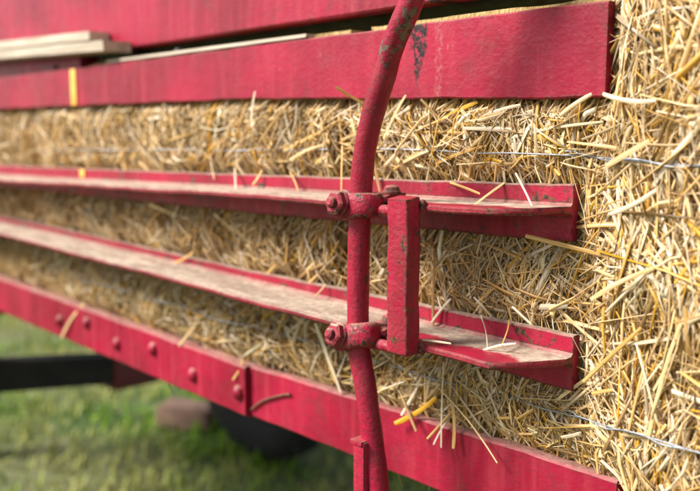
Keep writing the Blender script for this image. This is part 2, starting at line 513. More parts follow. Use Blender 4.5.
# --- the two T rails
def t_rail(tabs, end, seed, cut):
    zt, zj, zb = [lerp_tab(t) for t in tabs]
    TW, FT = 0.0078, 0.0105
    def prof(u):
        e = end - u
        w = 0.0775 + wob(u, seed, 0.0016, 17) + wob(u, seed + 4, 0.0004, 140)
        w = min(w, cut(e))
        dip = wob(u, seed + 1, 0.0011, 14) + wob(u, seed + 7, 0.00025, 110)
        t = zt(u) + wob(u, seed + 2, 0.0008, 45); b = zb(u) + wob(u, seed + 3, 0.0008, 45); j = zj(u)
        c = 0.0016; yf = -FT; yw = -FT - w
        tf = TW * (0.95 if w > 0.03 else 0.8)
        return [(0.0, t - c), (0.0, b + c), (-c, b), (yf + c, b), (yf, b + c), (yf, j - TW - 0.003), (yf - 0.003, j - TW),
                (yw + 0.0022, j - tf + dip), (yw, j - tf + 0.002 + dip), (yw, j - 0.002 + dip), (yw + 0.0022, j + dip),
                (yf - 0.003, j), (yf, j + 0.003), (yf, t - c), (yf + c, t), (-c, t)]
    return prof
UP = ([(TAB0, -0.092), (-1.70, -0.068), (-0.985, -0.058), (-0.615, -0.052), (-0.458, -0.049)],
      [(TAB0, -0.122), (-1.70, -0.0895), (-0.985, -0.077), (-0.615, -0.072), (-0.458, -0.070)],
      [(TAB0, -0.150), (-1.70, -0.116), (-0.985, -0.1125), (-0.458, -0.1055)])
LO = ([(TAB0, -0.175), (-1.71, -0.187), (-0.99, -0.197), (-0.61, -0.197), (-0.452, -0.197)],
      [(TAB0, -0.190), (-1.71, -0.200), (-0.99, -0.210), (-0.61, -0.217), (-0.452, -0.218)],
      [(TAB0, -0.220), (-1.71, -0.232), (-0.99, -0.246), (-0.452, -0.2535)])
cut_up = lambda e: 0.020 + (0.058 * math.sqrt(min(1, max(0.0, e) / 0.045)))
cut_lo = lambda e: 0.014 + 0.064 * min(1, max(0.0, e) / 0.036)
rail_up = sweep('side_rail', u_steps(-0.4585), t_rail(UP, -0.4585, 1.3, cut_up), M['rail'], BALER, 40)
rail_up['label'] = 'upper dusty red T-shaped rail, rounded corner at its end'
rail_lo = sweep('side_rail', u_steps(-0.4525), t_rail(LO, -0.4525, 4.1, cut_lo), M['rail'], BALER, 40)
rail_lo['label'] = 'lower dusty red T-shaped rail, corner cut at its end'
box('paint_stripe', (-1.530, -0.0122, -0.0815), (-1.511, -0.0108, -0.0670), M['yellow'], rail_up, 0.0003)

# --- bottom boards
bb_top = lerp_tab([(TAB0, -0.315), (-1.73, -0.330), (-0.995, -0.339), (-0.77, -0.334), (-0.53, -0.331), (-0.40, -0.330)])
bb_bot = lerp_tab([(TAB0, -0.392), (-1.73, -0.407), (-0.995, -0.4145), (-0.40, -0.412)])
def prof_bot(yf):
    def prof(u):
        t = bb_top(u) + wob(u, 6, 0.001, 33); b = bb_bot(u) + wob(u, 8, 0.001, 23); c = 0.0025
        f = yf + wob(u, 9, 0.0005, 21)
        return [(0.004, t), (0.004, b), (f + c, b), (f, b + c), (f, t - c), (f + c, t)]
    return prof
bb_left = sweep('bottom_board', useq(U0, -1.9, 0.09)[:-1] + useq(-1.9, -0.996, 0.02), prof_bot(-0.0195), M['lower_board'], BALER)
bb_left['label'] = 'riveted red bottom board with dome bolt heads'
bb_right = sweep('bottom_board', useq(-0.9955, -0.40, 0.015), prof_bot(-0.0105), M['lower_board'], BALER)
bb_right['label'] = 'plain red bottom board behind the bent rod'
for u, z in ((-1.63, -0.374), (-1.508, -0.358), (-1.389, -0.377), (-1.26, -0.362), (-1.136, -0.381), (-1.012, -0.381)):
    bm = bmesh.new()
    bm_lathe(bm, [(0.0115, -0.003), (0.0115, 0.002), (0.0095, 0.0055), (0.0055, 0.008), (0.0015, 0.009)], 14, aim((u, -0.0195, z), (0, -1, 0)))
    from_bm('bolt', bm, M['lower_board'], bb_left)

# --- bent rod
rp = [(-0.535, -0.10, 0.235), (-0.563, -0.10, 0.18), (-0.590, -0.10, 0.130), (-0.615, -0.10, 0.090), (-0.628, -0.10, 0.059), (-0.647, -0.10, 0.014),
      (-0.6585, -0.10, -0.028), (-0.6635, -0.10, -0.076), (-0.666, -0.10, -0.125), (-0.667, -0.10, -0.192), (-0.665, -0.10, -0.236),
      (-0.654, -0.10, -0.279), (-0.642, -0.10, -0.341), (-0.634, -0.10, -0.385), (-0.626, -0.10, -0.440), (-0.622, -0.10, -0.490)]
path = catmull(rp, 9)
bm = bmesh.new()
bm_tube(bm, path, [0.0121 + 0.0002 * math.sin(i * 0.35) + 0.00015 * math.sin(i * 0.9 + 1) for i in range(len(path))], 22)
rod = from_bm('bent_rod', bm, M['rod'], BALER, 60)
bm = bmesh.new()
bm_box(bm, (-0.655, -0.119, -0.462), (-0.638, -0.095, -0.3315), 0.003)
bm_box(bm, (-0.6585, -0.1205, -0.336), (-0.640, -0.100, -0.3305), 0.0015)
from_bm('lug', bm, M['rod'], rod)
box('rod_bracket', (-0.65, -0.118, -0.484), (-0.60, 0.30, -0.462), M['rod'], BALER, 0.003)
box('rod_bracket', (-0.565, -0.112, 0.190), (-0.525, 0.0195, 0.212), M['rod'], BALER, 0.003)

# --- tie bar joining the two rails
bm = bmesh.new()
bm_box(bm, (-0.6145, -0.109, -0.2275), (-0.5855, -0.0885, -0.0635), 0.0028, 3)
bmesh.ops.subdivide_edges(bm, edges=[e for e in bm.edges if e.calc_length() > 0.1], cuts=24)
for v in bm.verts:
    v.co.x += wob(v.co.z, 1.0 + v.co.x * 50, 0.0007, 70); v.co.y += wob(v.co.z, 2.0, 0.0007, 60)
    if v.co.z > -0.066 and v.co.y < -0.100: v.co.z -= 0.002
tie = from_bm('tie_bar', bm, M['bar'], BALER, 40)
for z, s in ((-0.0735, 1), (-0.2215, -1)):          # weld beads where the bar meets the rails
    bm = bmesh.new()
    bm_tube(bm, [(-0.584, -0.087 + 0.001 * math.sin(i * 2.1), z + (i - 3) * 0.0022) for i in range(7)], [0.002, 0.0036, 0.0042, 0.0036, 0.0044, 0.0036, 0.002], 8)
    from_bm('weld_bead', bm, M['bar'], tie, 60)

# --- clamps that hold the rod to the rails
def clamp(origin, tilt, shelf, seed):
    """origin: rod centre at the clamp; shelf: point on the rail's top where the strap is bolted"""
    ox, oy, oz = origin
    Mx = Matrix.Translation(Vector(origin)) @ Euler((math.radians(tilt * 0.6), math.radians(tilt), 0)).to_matrix().to_4x4()
    r2 = random.Random(seed)
    # collar: a thick forged band around the rod, drawn out to the right
    bm = bmesh.new()
    ring_out, ring_in = [], []
    H = 0.0132
    prof = []
    for k in range(28):
        a = 2 * math.pi * k / 28
        r = 0.0200
        x = math.cos(a) * r; y = math.sin(a) * r
        if x > 0: x = x * 1.25 + 0.004
        prof.append((x, y))
    lev = [(-1.0, 0.86), (-0.8, 0.97), (-0.3, 1.03), (0.3, 1.02), (0.8, 0.97), (1.0, 0.85)]
    rings = []
    for h, s in lev:
        rings.append([bm.verts.new(Mx @ Vector((x * s + r2.uniform(-.0009, .0009), y * s + r2.uniform(-.0009, .0009), h * H + r2.uniform(-.0007, .0007)))) for x, y in prof])
    for i in range(len(lev) - 1):
        for k in range(28):
            bm.faces.new((rings[i][k], rings[i][(k + 1) % 28], rings[i + 1][(k + 1) % 28], rings[i + 1][k]))
    bm.faces.new(rings[0][::-1]); bm.faces.new(rings[-1])
    root = from_bm('rod_clamp', bm, M['clamp'], BALER, 50)
    # eye boss and bolt towards the front left
    ax = (Mx.to_3x3() @ Vector((0.04, -0.95, 0.16))).normalized()
    c0 = Vector(origin) + (Mx.to_3x3() @ Vector((-0.0095, -0.0125, 0.0005)))
    bm = bmesh.new()
    bm_lathe(bm, [(0.0120, -0.006), (0.0158, -0.001), (0.0162, 0.0050), (0.0140, 0.0080)], 22, aim(c0, ax))
    from_bm('washer', bm, M['clamp'], root)
    bm = bmesh.new()
    bm_lathe(bm, [(0.0128, 0.0), (0.0145, 0.0012), (0.0145, 0.0034), (0.0125, 0.005)], 20, aim(c0 + ax * 0.0066, ax))
    from_bm('washer', bm, M['clamp'], root)
    bm = bmesh.new()
    bm_lathe(bm, [(0.0124, 0.0), (0.0138, 0.0012), (0.0136, 0.0062), (0.0108, 0.0082)], 6, aim(c0 + ax * 0.0105, ax))
    from_bm('nut', bm, M['clamp'], root, 20)
    bm = bmesh.new()
    pr_ = []
    for i in range(4):
        pr_ += [(0.0062, i * 0.0016), (0.0053, i * 0.0016 + 0.0008)]
    bm_lathe(bm, pr_ + [(0.0035, 0.0068)], 14, aim(c0 + ax * 0.0182, ax))
    from_bm('bolt_end', bm, M['clamp'], root, 30)
    # strap from the collar up onto the rail and its bolt
    sx, sy, sz = shelf
    bm = bmesh.new()
    P = catmull([(ox + 0.012, oy + 0.002, oz + 0.004), (ox + 0.021, oy + 0.012, oz + 0.009), (sx + 0.002, sy - 0.014, sz + 0.004), (sx, sy + 0.004, sz + 0.0035), (sx - 0.003, sy + 0.019, sz + 0.003)], 5)
    prev = None
    for p in P:
        row = [bm.verts.new(p + Vector((dx, dy, dz))) for dx, dy, dz in ((-0.0105, -0.002, -0.003), (0.0105, 0.002, -0.003), (0.0105, 0.002, 0.003), (-0.0105, -0.002, 0.003))]
        if prev:
            for k in range(4): bm.faces.new((prev[k], prev[(k + 1) % 4], row[(k + 1) % 4], row[k]))
        else:
            bm.faces.new(row[::-1])
        prev = row
    bm.faces.new(prev)
    from_bm('strap', bm, M['clamp'], root, 30)
    bm = bmesh.new()
    bm_lathe(bm, [(0.0105, 0.0), (0.0105, 0.0015), (0.0092, 0.0025), (0.0085, 0.0055), (0.0055, 0.0078), (0.0015, 0.0085)], 16, aim((sx, sy + 0.006, sz + 0.0062), (0, 0, 1)))
    from_bm('bolt', bm, M['clamp'], root, 40)
    # short pin that runs from the collar to the tie bar
    bm = bmesh.new()
    bm_tube(bm, [(ox + 0.018, oy + 0.004, oz - 0.004 * (tilt != 0)), (-0.613, -0.0975, oz - 0.003)], 0.0062, 12)
    from_bm('pin', bm, M['clamp'], root, 60)
    return root
ca = clamp((-0.6640, -0.1005, -0.0765), -3, (-0.660, -0.062, -0.071), 1)
ca['label'] = 'upper clamp with nut gripping the bent rod'
cb = clamp((-0.6665, -0.1005, -0.2215), -16, (-0.663, -0.060, -0.2165), 2)
cb['label'] = 'tilted lower clamp with nut gripping the bent rod'

# --- chamber floor, far side, divider block, running gear
box('floor_board', (U0, 0.010, -0.398), (0.16, 0.470, -0.372), M['lower_board'], BALER, 0.002)
for z0, z1 in ((-0.41, -0.33), (-0.25, -0.195), (-0.11, -0.05), (0.04, 0.12), (0.148, 0.215)):
    box('far_rail', (U0, 0.478, z0), (-0.43, 0.490, z1), M['lower_board'], BALER, 0.002)
box('cover_plate', (U0, 0.057, 0.190), (-0.43, 0.476, 0.205), M['lower_board'], BALER, 0.002)
for u in (-0.62, -2.2, -2.98):
    box('cross_tie', (u - 0.025, 0.006, -0.460), (u + 0.025, 0.476, -0.4), M['lower_board'], BALER, 0.002)
    box('chamber_post', (u - 0.03, 0.492, -0.425), (u + 0.03, 0.520, 0.215), M['lower_board'], BALER, 0.002)
ay = [-0.52, -0.30, 0.0, 0.20, 0.53, 0.80, 0.98]
at_ = [-0.680, -0.615, -0.592, -0.616, -0.660, -0.697, -0.710]
bm = bmesh.new(); prev = None
for y, t in zip(ay, at_):
    row = [bm.verts.new((-2.27 + sx * 0.035, y, t - dz)) for sx, dz in ((-1, 0.082), (1, 0.082), (1, 0), (-1, 0))]
    if prev:
        for k in range(4): bm.faces.new((prev[k], prev[(k + 1) % 4], row[(k + 1) % 4], row[k]))
    else: bm.faces.new(row[::-1])
    prev = row
bm.faces.new(prev)
from_bm('axle', bm, M['black_iron'], BALER, 30)
box('axle_sleeve', (-2.312, 0.395, -0.745), (-2.228, 0.56, -0.632), M['rim'], BALER, 0.004)
for y0 in (0.0, 0.42):
    box('bolster_post', (-2.315, y0, -0.66), (-2.225, y0 + 0.06, -0.4), M['rim'], BALER, 0.004)
box('prop_leg', (-3.0, 0.16, -1.1), (-2.92, 0.22, -0.40), M['rim'], BALER, 0.004)

def wheel(y, face):
    c = Vector((-2.27, y, -0.745))
    Rr = 1.1 - 0.745
    ax = aim(c, (0, face, 0))
    bm = bmesh.new()
    prof = [(0.205, -0.052), (0.25, -0.066), (0.30, -0.068), (Rr - 0.018, -0.058), (Rr - 0.004, -0.04), (Rr - 0.001, 0.0),
            (Rr - 0.004, 0.04), (Rr - 0.018, 0.058), (0.30, 0.068), (0.25, 0.066), (0.205, 0.052), (0.20, 0.0)]
    bm_lathe(bm, prof + [prof[0]], 48, ax, False)
    bmesh.ops.remove_doubles(bm, verts=bm.verts, dist=1e-6)
    tyre_root = from_bm('wheel', bm, M['rubber'], BALER, 40)
    tyre_root['label'] = 'black ribbed rubber tyre wheel on the ' + ('far' if y > 0 else 'near') + ' end of the axle'
    bm = bmesh.new()
    for k in range(28):
        a = 2 * math.pi * k / 28
        for s in (-1, 1):
            mt = ax @ Matrix.Rotation(a + s * 0.05, 4, 'Z') @ Matrix.Translation((Rr - 0.004, 0, s * 0.030)) @ Matrix.Rotation(s * 0.45, 4, 'X')
            bm_box(bm, (-0.010, -0.011, -0.026), (0.0035, 0.011, 0.026), 0, 1, mt)
    tread = from_bm('tread', bm, M['rubber'], tyre_root, 30); tread['kind'] = 'stuff'
    bm = bmesh.new()
    bm_lathe(bm, [(0.203, -0.054), (0.21, -0.050), (0.195, -0.035), (0.18, -0.01), (0.09, 0.0), (0.075, 0.03), (0.03, 0.034), (0.028, 0.05), (0.004, 0.052)], 32, ax, True)
    from_bm('rim', bm, M['rim'], tyre_root, 40)
wheel(0.963, 1)
wheel(-0.503, -1)

# red divider block between the two bales
dv = box('divider_block', (-0.806, 0.014, -0.370), (-0.776, 0.44, 0.112), M['rail'], None, 0.003)
tag(dv, 'upright red block wedged between the two straw bales behind the rod', 'block')

# wooden chock on the grass, brown twig on the bottom board
bm = bmesh.new()
bm_box(bm, (-0.11, -0.06, 0.0), (0.11, 0.06, 0.085), 0.008, 2)
for v in bm.verts: v.co += Vector((random.uniform(-.006, .006), random.uniform(-.006, .006), random.uniform(-.006, .006) if v.co.z > .02 else 0))
bk = from_bm('wood_block', bm, M['block'], None, 40, False)
bk.location = (-2.70, 0.93, 0.002); bk.rotation_euler = (0, 0, math.radians(28))
tag(bk, 'brown wooden block lying on the grass beside the tyre', 'wood block')
bm = bmesh.new()
bm_tube(bm, catmull([(-0.989, -0.0135, -0.403), (-0.965, -0.0135, -0.386), (-0.945, -0.0135, -0.376), (-0.915, -0.0135, -0.364), (-0.897, -0.0135, -0.3585)], 4), [0.0016] * 17, 6)
tw = from_bm('twig', bm, M['twig'], None, 60)
tag(tw, 'thin brown twig stuck across the red bottom board near its seam', 'twig')

# ---------------------------------------------------------------- straw bales
PAL = np.array([[0.80, 0.585, 0.30],      # cream
                [0.73, 0.455, 0.155],      # gold tan
                [0.70, 0.385, 0.04],     # deep yellow
                [0.46, 0.275, 0.115],     # brown tan
                [0.84, 0.70, 0.50],      # bleached
                [0.20, 0.120, 0.045]])   # dark
PAL_P = np.array([0.33, 0.27, 0.14, 0.06, 0.18, 0.02])

def in_flange(u, z):
    """signed distance (m) outside the steel that hides the bale; negative = behind steel"""
    def band(lo, hi): return np.maximum(lo - z, z - hi)
    iu = lambda tab: np.interp(u, [a for a, b in tab], [b for a, b in tab])
    d1 = band(iu(UP[2]), iu(UP[0])); d1 = np.maximum(d1, u + 0.4585)
    d2 = band(iu(LO[2]), iu(LO[0])); d2 = np.maximum(d2, u + 0.4525)
    d3 = np.maximum(iu([(TAB0, 0.060), (-1.69, 0.052), (-0.985, 0.048), (-0.617, 0.037), (-0.428, 0.0325)]) - z, u + 0.4285)
    d4 = np.maximum(z - iu([(TAB0, -0.315), (-1.73, -0.330), (-0.995, -0.339), (-0.77, -0.334), (-0.40, -0.330)]), u + 0.40)
    return np.minimum(np.minimum(d1, d2), np.minimum(d3, d4))

def y_front(u, z):
    """how far forward straw may come: behind the steel under the rails, bulging between and beyond them"""
    d = in_flange(u, z)
    return np.where(d < 0.0035, 0.0075, np.maximum(0.0075 - (d - 0.0035) * 1.7, -0.016 - 0.030 * np.clip((u + 0.44) / 0.16, 0, 1)))

def bale_surf(u, z, seed):
    s = 0.016 - 0.026 * vnoise(u, z, 16, seed) - 0.012 * vnoise(u, z, 45, seed + 1) + 0.010 * vnoise(u, z * 0.2, 30, seed + 2)
    s = s - 0.026 * np.clip((u + 0.44) / 0.16, 0, 1)
    return s

def straw_mesh(name, c, ang, out, L, W, bend, side, flat, cols, y_clamp=True, S=4, K=5, extra_y=None):
    """c (n,3) centres on the front face; ang in the (u,z) plane; out = tilt out of the face; returns mesh arrays"""
    n = len(c)
    d = np.stack([np.cos(ang) * np.cos(out), -np.sin(out), np.sin(ang) * np.cos(out)], 1)
    o = np.tile(np.array([[0.0, -1.0, 0.0]]), (n, 1))
    w = np.cross(d, o); w /= np.linalg.norm(w, axis=1)[:, None]
    o = np.cross(w, d)
    t = np.linspace(-0.5, 0.5, S)
    P = c[:, None, :] + d[:, None, :] * (L[:, None] * t[None, :])[:, :, None]
    arc = (0.25 - t ** 2)[None, :] * 4
    P = P + w[:, None, :] * (side[:, None] * arc)[:, :, None] + o[:, None, :] * (bend[:, None] * arc)[:, :, None]
    kk = np.where(rng.random(n) < 0.32, rng.normal(0, 0.55, n), 0.0); k0 = rng.uniform(-0.25, 0.25, n)
    P = P + w[:, None, :] * (kk[:, None] * L[:, None] * np.maximum(0, t[None, :] - k0[:, None]))[:, :, None]
    if y_clamp:
        lim = y_front(P[..., 0], P[..., 2]) + (extra_y[:, None] if extra_y is not None else 0)
        P[..., 1] = np.maximum(P[..., 1], lim)
        P[..., 2] = np.where(P[..., 0] < -0.425, np.minimum(P[..., 2], 0.112), P[..., 2])
    a = 2 * np.pi * np.arange(K) / K
    wf = np.ones(S); wf[0] = 0.72; wf[-1] = 0.6
    taper = 1 - 0.22 * (t[None, :] + 0.5) * rng.random((n, 1))
    ww = (W[:, None] / 2 * wf[None, :] * taper)
    roll = rng.normal(0, 0.7, n)
    cw = np.cos(roll)[:, None] * w + np.sin(roll)[:, None] * o; co = -np.sin(roll)[:, None] * w + np.cos(roll)[:, None] * o
    V = (P[:, :, None, :] + cw[:, None, None, :] * (ww[:, :, None] * np.cos(a))[..., None]
         + co[:, None, None, :] * ((ww * flat[:, None])[:, :, None] * np.sin(a))[..., None])
    idx = np.arange(n * S * K).reshape(n, S, K)
    q = np.stack([idx[:, :-1, :], np.roll(idx, -1, 2)[:, :-1, :], np.roll(idx, -1, 2)[:, 1:, :], idx[:, 1:, :]], -1).reshape(-1, 4)
    caps = np.concatenate([idx[:, 0, ::-1].reshape(-1, K), idx[:, -1, :].reshape(-1, K)])
    C = np.repeat(cols, S * K, 0).reshape(n, S, K, 3).copy()
    shade = 1 + rng.normal(0, 0.10, (n, S, 1, 1)); C = np.clip(C * shade, 0, 0.95)
    G = np.empty((n, S, K, 3)); G[..., 0] = (t[None, :, None] * L[:, None, None]) * 14; G[..., 1] = np.cos(a) * 1.6; G[..., 2] = (np.sin(a) * 1.6)[None, None, :] + rng.random((n, 1, 1)) * 400
    G[..., 0] += rng.random((n, 1, 1)) * 300
    return V.reshape(-1, 3), [q, caps], C.reshape(-1, 3), G.reshape(-1, 3)

def pick_cols(n, boost=0.0):
    p = PAL_P.copy(); p[4] += boost; p[0] += boost; p /= p.sum()
    a = PAL[rng.choice(6, n, p=p)]; b = PAL[rng.choice(6, n, p=p)]
    m = rng.random((n, 1)) * 0.5
    return np.clip((a * (1 - m) + b * m) * rng.normal(1, 0.10, (n, 1)), 0.02, 0.92)

Z0, Z1 = -0.365, 0.130
def bale_body(u0, u1, seed, parent):
    """packed core: lumpy front, straight back"""
    nu, nz = int((u1 - u0) / 0.012), 42
    bm = bmesh.new()
    uu = np.linspace(u0, u1, nu); zz = np.linspace(Z0, Z1, nz)
    Ug, Zg = np.meshgrid(uu, zz, indexing='ij')
    Y = np.maximum(bale_surf(Ug, Zg, seed) + 0.016, y_front(Ug, Zg) + 0.010)
    fr = [[bm.verts.new((Ug[i, j], Y[i, j], Zg[i, j])) for j in range(nz)] for i in range(nu)]
    bk = [[bm.verts.new((Ug[i, j], 0.468, Zg[i, j])) for j in (0, nz - 1)] for i in range(nu)]
    for i in range(nu - 1):
        for j in range(nz - 1):
            bm.faces.new((fr[i][j], fr[i + 1][j], fr[i + 1][j + 1], fr[i][j + 1]))
        bm.faces.new((bk[i][0], bk[i][1], bk[i + 1][1], bk[i + 1][0]))
        bm.faces.new((fr[i][0], bk[i][0], bk[i + 1][0], fr[i + 1][0]))
        bm.faces.new((fr[i][-1], fr[i + 1][-1], bk[i + 1][1], bk[i][1]))
    bm.faces.new([bk[0][0]] + fr[0] + [bk[0][1]]); bm.faces.new([bk[-1][1]] + fr[-1][::-1] + [bk[-1][0]])
    return from_bm('packed_core', bm, M['core'], parent, 60)

def bale_straw(u0, u1, seed, n, parent, K):
    parts = []
    # --- deep layer: folded stalks standing on edge, thick and mostly upright
    def layer(n, depth0, depth1, lmu, vert_p, flat_rng, wmu, out_sd, boost):
        u = u0 + (u1 - u0) * rng.random(n); z = Z0 + 0.004 + (Z1 - Z0 - 0.008) * rng.random(n)
        flow = (vnoise(u, z, 11, seed + 5) - 0.5) * 2.6
        ang = np.where(rng.random(n) < vert_p, np.pi / 2 + flow * 0.55 + rng.normal(0, 0.30, n), flow + rng.random(n) * np.pi)
        ang += np.where(rng.random(n) < 0.5, np.pi, 0)
        L = np.clip(rng.lognormal(math.log(lmu), 0.5, n), 0.012, 0.16)
        W = np.clip(rng.lognormal(math.log(wmu), 0.48, n), 0.0007, 0.0068)
        big = np.clip((u + 0.47) / 0.10, 0, 1); L = L * (1 + 0.30 * big); W = W * (1 + 0.10 * big)
        ang = np.where((big > 0.3) & (rng.random(n) < 0.28), np.pi / 2 - 0.15 + rng.normal(0, 0.3, n), ang)
        flat = flat_rng[0] + (flat_rng[1] - flat_rng[0]) * rng.random(n)
        y = bale_surf(u, z, seed) + depth0 + (depth1 - depth0) * rng.random(n)
        out = rng.normal(0, out_sd, n)
        bend = rng.normal(0.002, 0.004, n) * (L / 0.06); side = rng.normal(0, 0.0035, n) * (L / 0.06)
        ex = rng.random(n) ** 1.5 * 0.006 + np.maximum(0, depth0)
        return straw_mesh('x', np.stack([u, y, z], 1), ang, out, L, W, bend, side, flat, pick_cols(n, boost), True, 4, K, ex)
    parts.append(layer(int(n * 0.36), 0.006, 0.018, 0.062, 0.62, (0.2, 0.6), 0.0022, 0.20, -0.03))
    parts.append(layer(int(n * 0.36), -0.001, 0.009, 0.064, 0.52, (0.12, 0.5), 0.0021, 0.28, 0.0))
    parts.append(layer(int(n * 0.16), -0.005, 0.004, 0.070, 0.36, (0.12, 0.5), 0.0022, 0.30, 0.10))
    parts.append(layer(int(n * 0.13), -0.007, 0.004, 0.045, 0.35, (0.05, 0.12), 0.0042, 0.35, 0.25))   # curled leaf ribbons
    parts.append(layer(int(n * 0.22), -0.008, 0.004, 0.030, 0.35, (0.3, 0.9), 0.0010, 0.45, 0.30))   # fine chaff and split fibres
    V = []; F4 = []; FK = []; C = []; G = []; off = 0
    for v, (q, cp), c, g in parts:
        V.append(v); G.append(g); C.append(c); F4.append(q + off); FK.append(cp + off); off += len(v)
    me = build_mesh('straw_mass', np.concatenate(V), [np.concatenate(F4), np.concatenate(FK)], np.concatenate(C), M['straw'], True, np.concatenate(G))
    o = place(bpy.data.objects.new('straw_mass', me), parent)
    o['kind'] = 'stuff'
    return o

def rim_straw(u0, u1, n, parent, end):
    """loose straw on the bale's top and its outer end"""
    u = u0 + (u1 - u0) * rng.random(n); y = 0.09 + 0.36 * rng.random(n); z = np.full(n, Z1) + rng.random(n) * 0.006
    if end:
        m = rng.random(n) < 0.45
        u = np.where(m, u1 + rng.random(n) * 0.006, u); z = np.where(m, Z0 + (Z1 - Z0) * rng.random(n), z)
    else:
        m = np.zeros(n, bool)
    ang = rng.random(n) * np.pi * 2
    L = np.clip(rng.lognormal(math.log(0.06), 0.5, n), 0.015, 0.16); W = np.clip(rng.lognormal(math.log(0.0028), 0.35, n), 0.001, 0.006)
    v, f, c, g = straw_mesh('x', np.zeros((n, 3)), ang, rng.normal(0, 0.12, n), L, W, rng.normal(0, .004, n), rng.normal(0, .006, n), 0.3 + 0.5 * rng.random(n), pick_cols(n), False, 4, 4)
    v = v.reshape(n, -1, 3)
    vt = np.stack([v[..., 0], v[..., 2], -v[..., 1]], -1)                # lie flat on top
    ve = np.stack([-v[..., 1], v[..., 0], v[..., 2]], -1)                # stand on the end face
    v = np.where(m[:, None, None], ve, vt) + np.stack([u, y, z], 1)[:, None, :]
    v[..., 1] = np.maximum(v[..., 1], 0.012)
    me = build_mesh('loose_straw', v.reshape(-1, 3), f, c, M['straw'], True, g)
    o = place(bpy.data.objects.new('loose_straw', me), parent); o['kind'] = 'stuff'

# single straws share a dozen meshes: unit length along x, real width in y and z
def unit_straws():
    out = []
    for k in range(12):
        r = random.Random(k)
        bm = bmesh.new(); S = 7; pts = []; rad = []
        bow = r.uniform(-0.05, 0.05); kink = r.uniform(-0.05, 0.05); kt = r.uniform(0.3, 0.7)
        for i in range(S):
            t = i / (S - 1)
            pts.append((t - 0.5, bow * 4 * t * (1 - t), kink * (1 - abs(t - kt) * 2)))
            rad.append(0.5 * (1 - 0.2 * t) * (1.0 if 0 < i < S - 1 else 0.8))
        rings = []
        for i, p in enumerate(pts):
            rings.append([bm.verts.new((p[0], p[1], p[2])) for _ in range(6)])
        me_pts = (pts, rad)
        bm.free()
        out.append(me_pts)
    return out
SINGLES = unit_straws()
SINGLE_CACHE = {}
def single_straw(parent, p, q, width, bow_mm, col, variant):
    """one straw from p to q (eye-level coordinates); alike ones share their mesh"""
    p, q = Vector(p), Vector(q)
    L = (q - p).length
    key = (variant, round(L / 0.012), round(width * 2))
    if key not in SINGLE_CACHE:
        Lk = max(0.012, round(L / 0.012) * 0.012); wk = max(1.0, round(width * 2) / 2) / 1000
        pts, rad = SINGLES[variant]
        bm = bmesh.new(); prev = None
        flat = (0.28, 0.4, 0.5, 0.14)[variant % 4]
        for i, (pp, r) in enumerate(zip(pts, rad)):
            ring = []
            for k in range(6):
                a = 2 * math.pi * k / 6
                ring.append(bm.verts.new((pp[0] * Lk, pp[1] * Lk + math.cos(a) * r * wk, pp[2] * Lk * 0.6 + math.sin(a) * r * wk * flat)))
            if prev:
                for k in range(6): bm.faces.new((prev[k], prev[(k + 1) % 6], ring[(k + 1) % 6], ring[k]))
            else: bm.faces.new(ring[::-1])
            prev = ring
        bm.faces.new(prev)
        me = bpy.data.meshes.new('straw'); bmesh.ops.recalc_face_normals(bm, faces=bm.faces)
        bm.to_mesh(me); bm.free(); finish(me, M['straw_one'], 50)
        SINGLE_CACHE[key] = me
    o = bpy.data.objects.new('straw', SINGLE_CACHE[key])
    COL.objects.link(o)
    d = (q - p).normalized()
    back = Vector((0, 1, 0)); back = (back - d * back.dot(d)).normalized()
    y = back.cross(d)
    o.parent = parent
    o.matrix_local = Matrix.Translation((p + q) / 2 + Vector((0, 0, EYE)) - parent.location) @ Matrix((d, y, back)).transposed().to_4x4()
    o.color = (*col, 1.0)
    return o

def scatter_singles(parent, u0, u1, n, seed, zlo=-0.33, zhi=0.12):
    r = np.random.default_rng(seed); done = 0; tries = 0
    while done < n and tries < n * 30:
        tries += 1
        u = r.uniform(u0, u1); z = r.uniform(zlo, zhi)
        if in_flange(np.array(u), np.array(z)) < 0.006: continue
        beyond = u > -0.45
        ang = math.pi / 2 + r.normal(0, 0.55) if r.random() < (0.75 if beyond else 0.45) else r.uniform(0, math.pi)
        L = float(np.clip(r.lognormal(math.log(0.062 if not beyond else 0.070), 0.4), 0.03, 0.16)); W = float(np.clip(r.normal(3.5 if not beyond else 3.0, 1.0), 1.8, 5.6))
        du, dz = math.cos(ang) * L / 2, math.sin(ang) * L / 2
        ends = []
        for s in (-1, 1):
            a, b = u + s * du, z + s * dz
            lim = float(y_front(np.array(a), np.array(b))); sf = float(bale_surf(np.array(a), np.array(b), seed))
            ends.append((a, max(lim, sf - 0.006 - r.random() * 0.004), b))
        md = in_flange(np.array([ends[0][0], ends[1][0]]), np.array([ends[0][2], ends[1][2]]))
        if md.min() < -0.002:            # an end that would pass behind steel: lay it outside on the face instead, or skip
            if r.random() < 0.93: continue
            ends = [(a, min(y, -0.0135 - 0.004 * r.random()) if dd < 0.004 else y - 0.006, b) for (a, y, b), dd in zip(ends, md)]
            if ends[0][2] < -0.30 or ends[1][2] < -0.30:
                ends = [(a, y - 0.008, b) for a, y, b in ends]
        c = PAL[r.choice(5, p=[0.28, 0.26, 0.14, 0.10, 0.22])] * r.normal(1, 0.08)
        single_straw(parent, ends[0], ends[1], W, 0, np.clip(c, 0.02, 0.9), int(r.integers(12)))
        done += 1

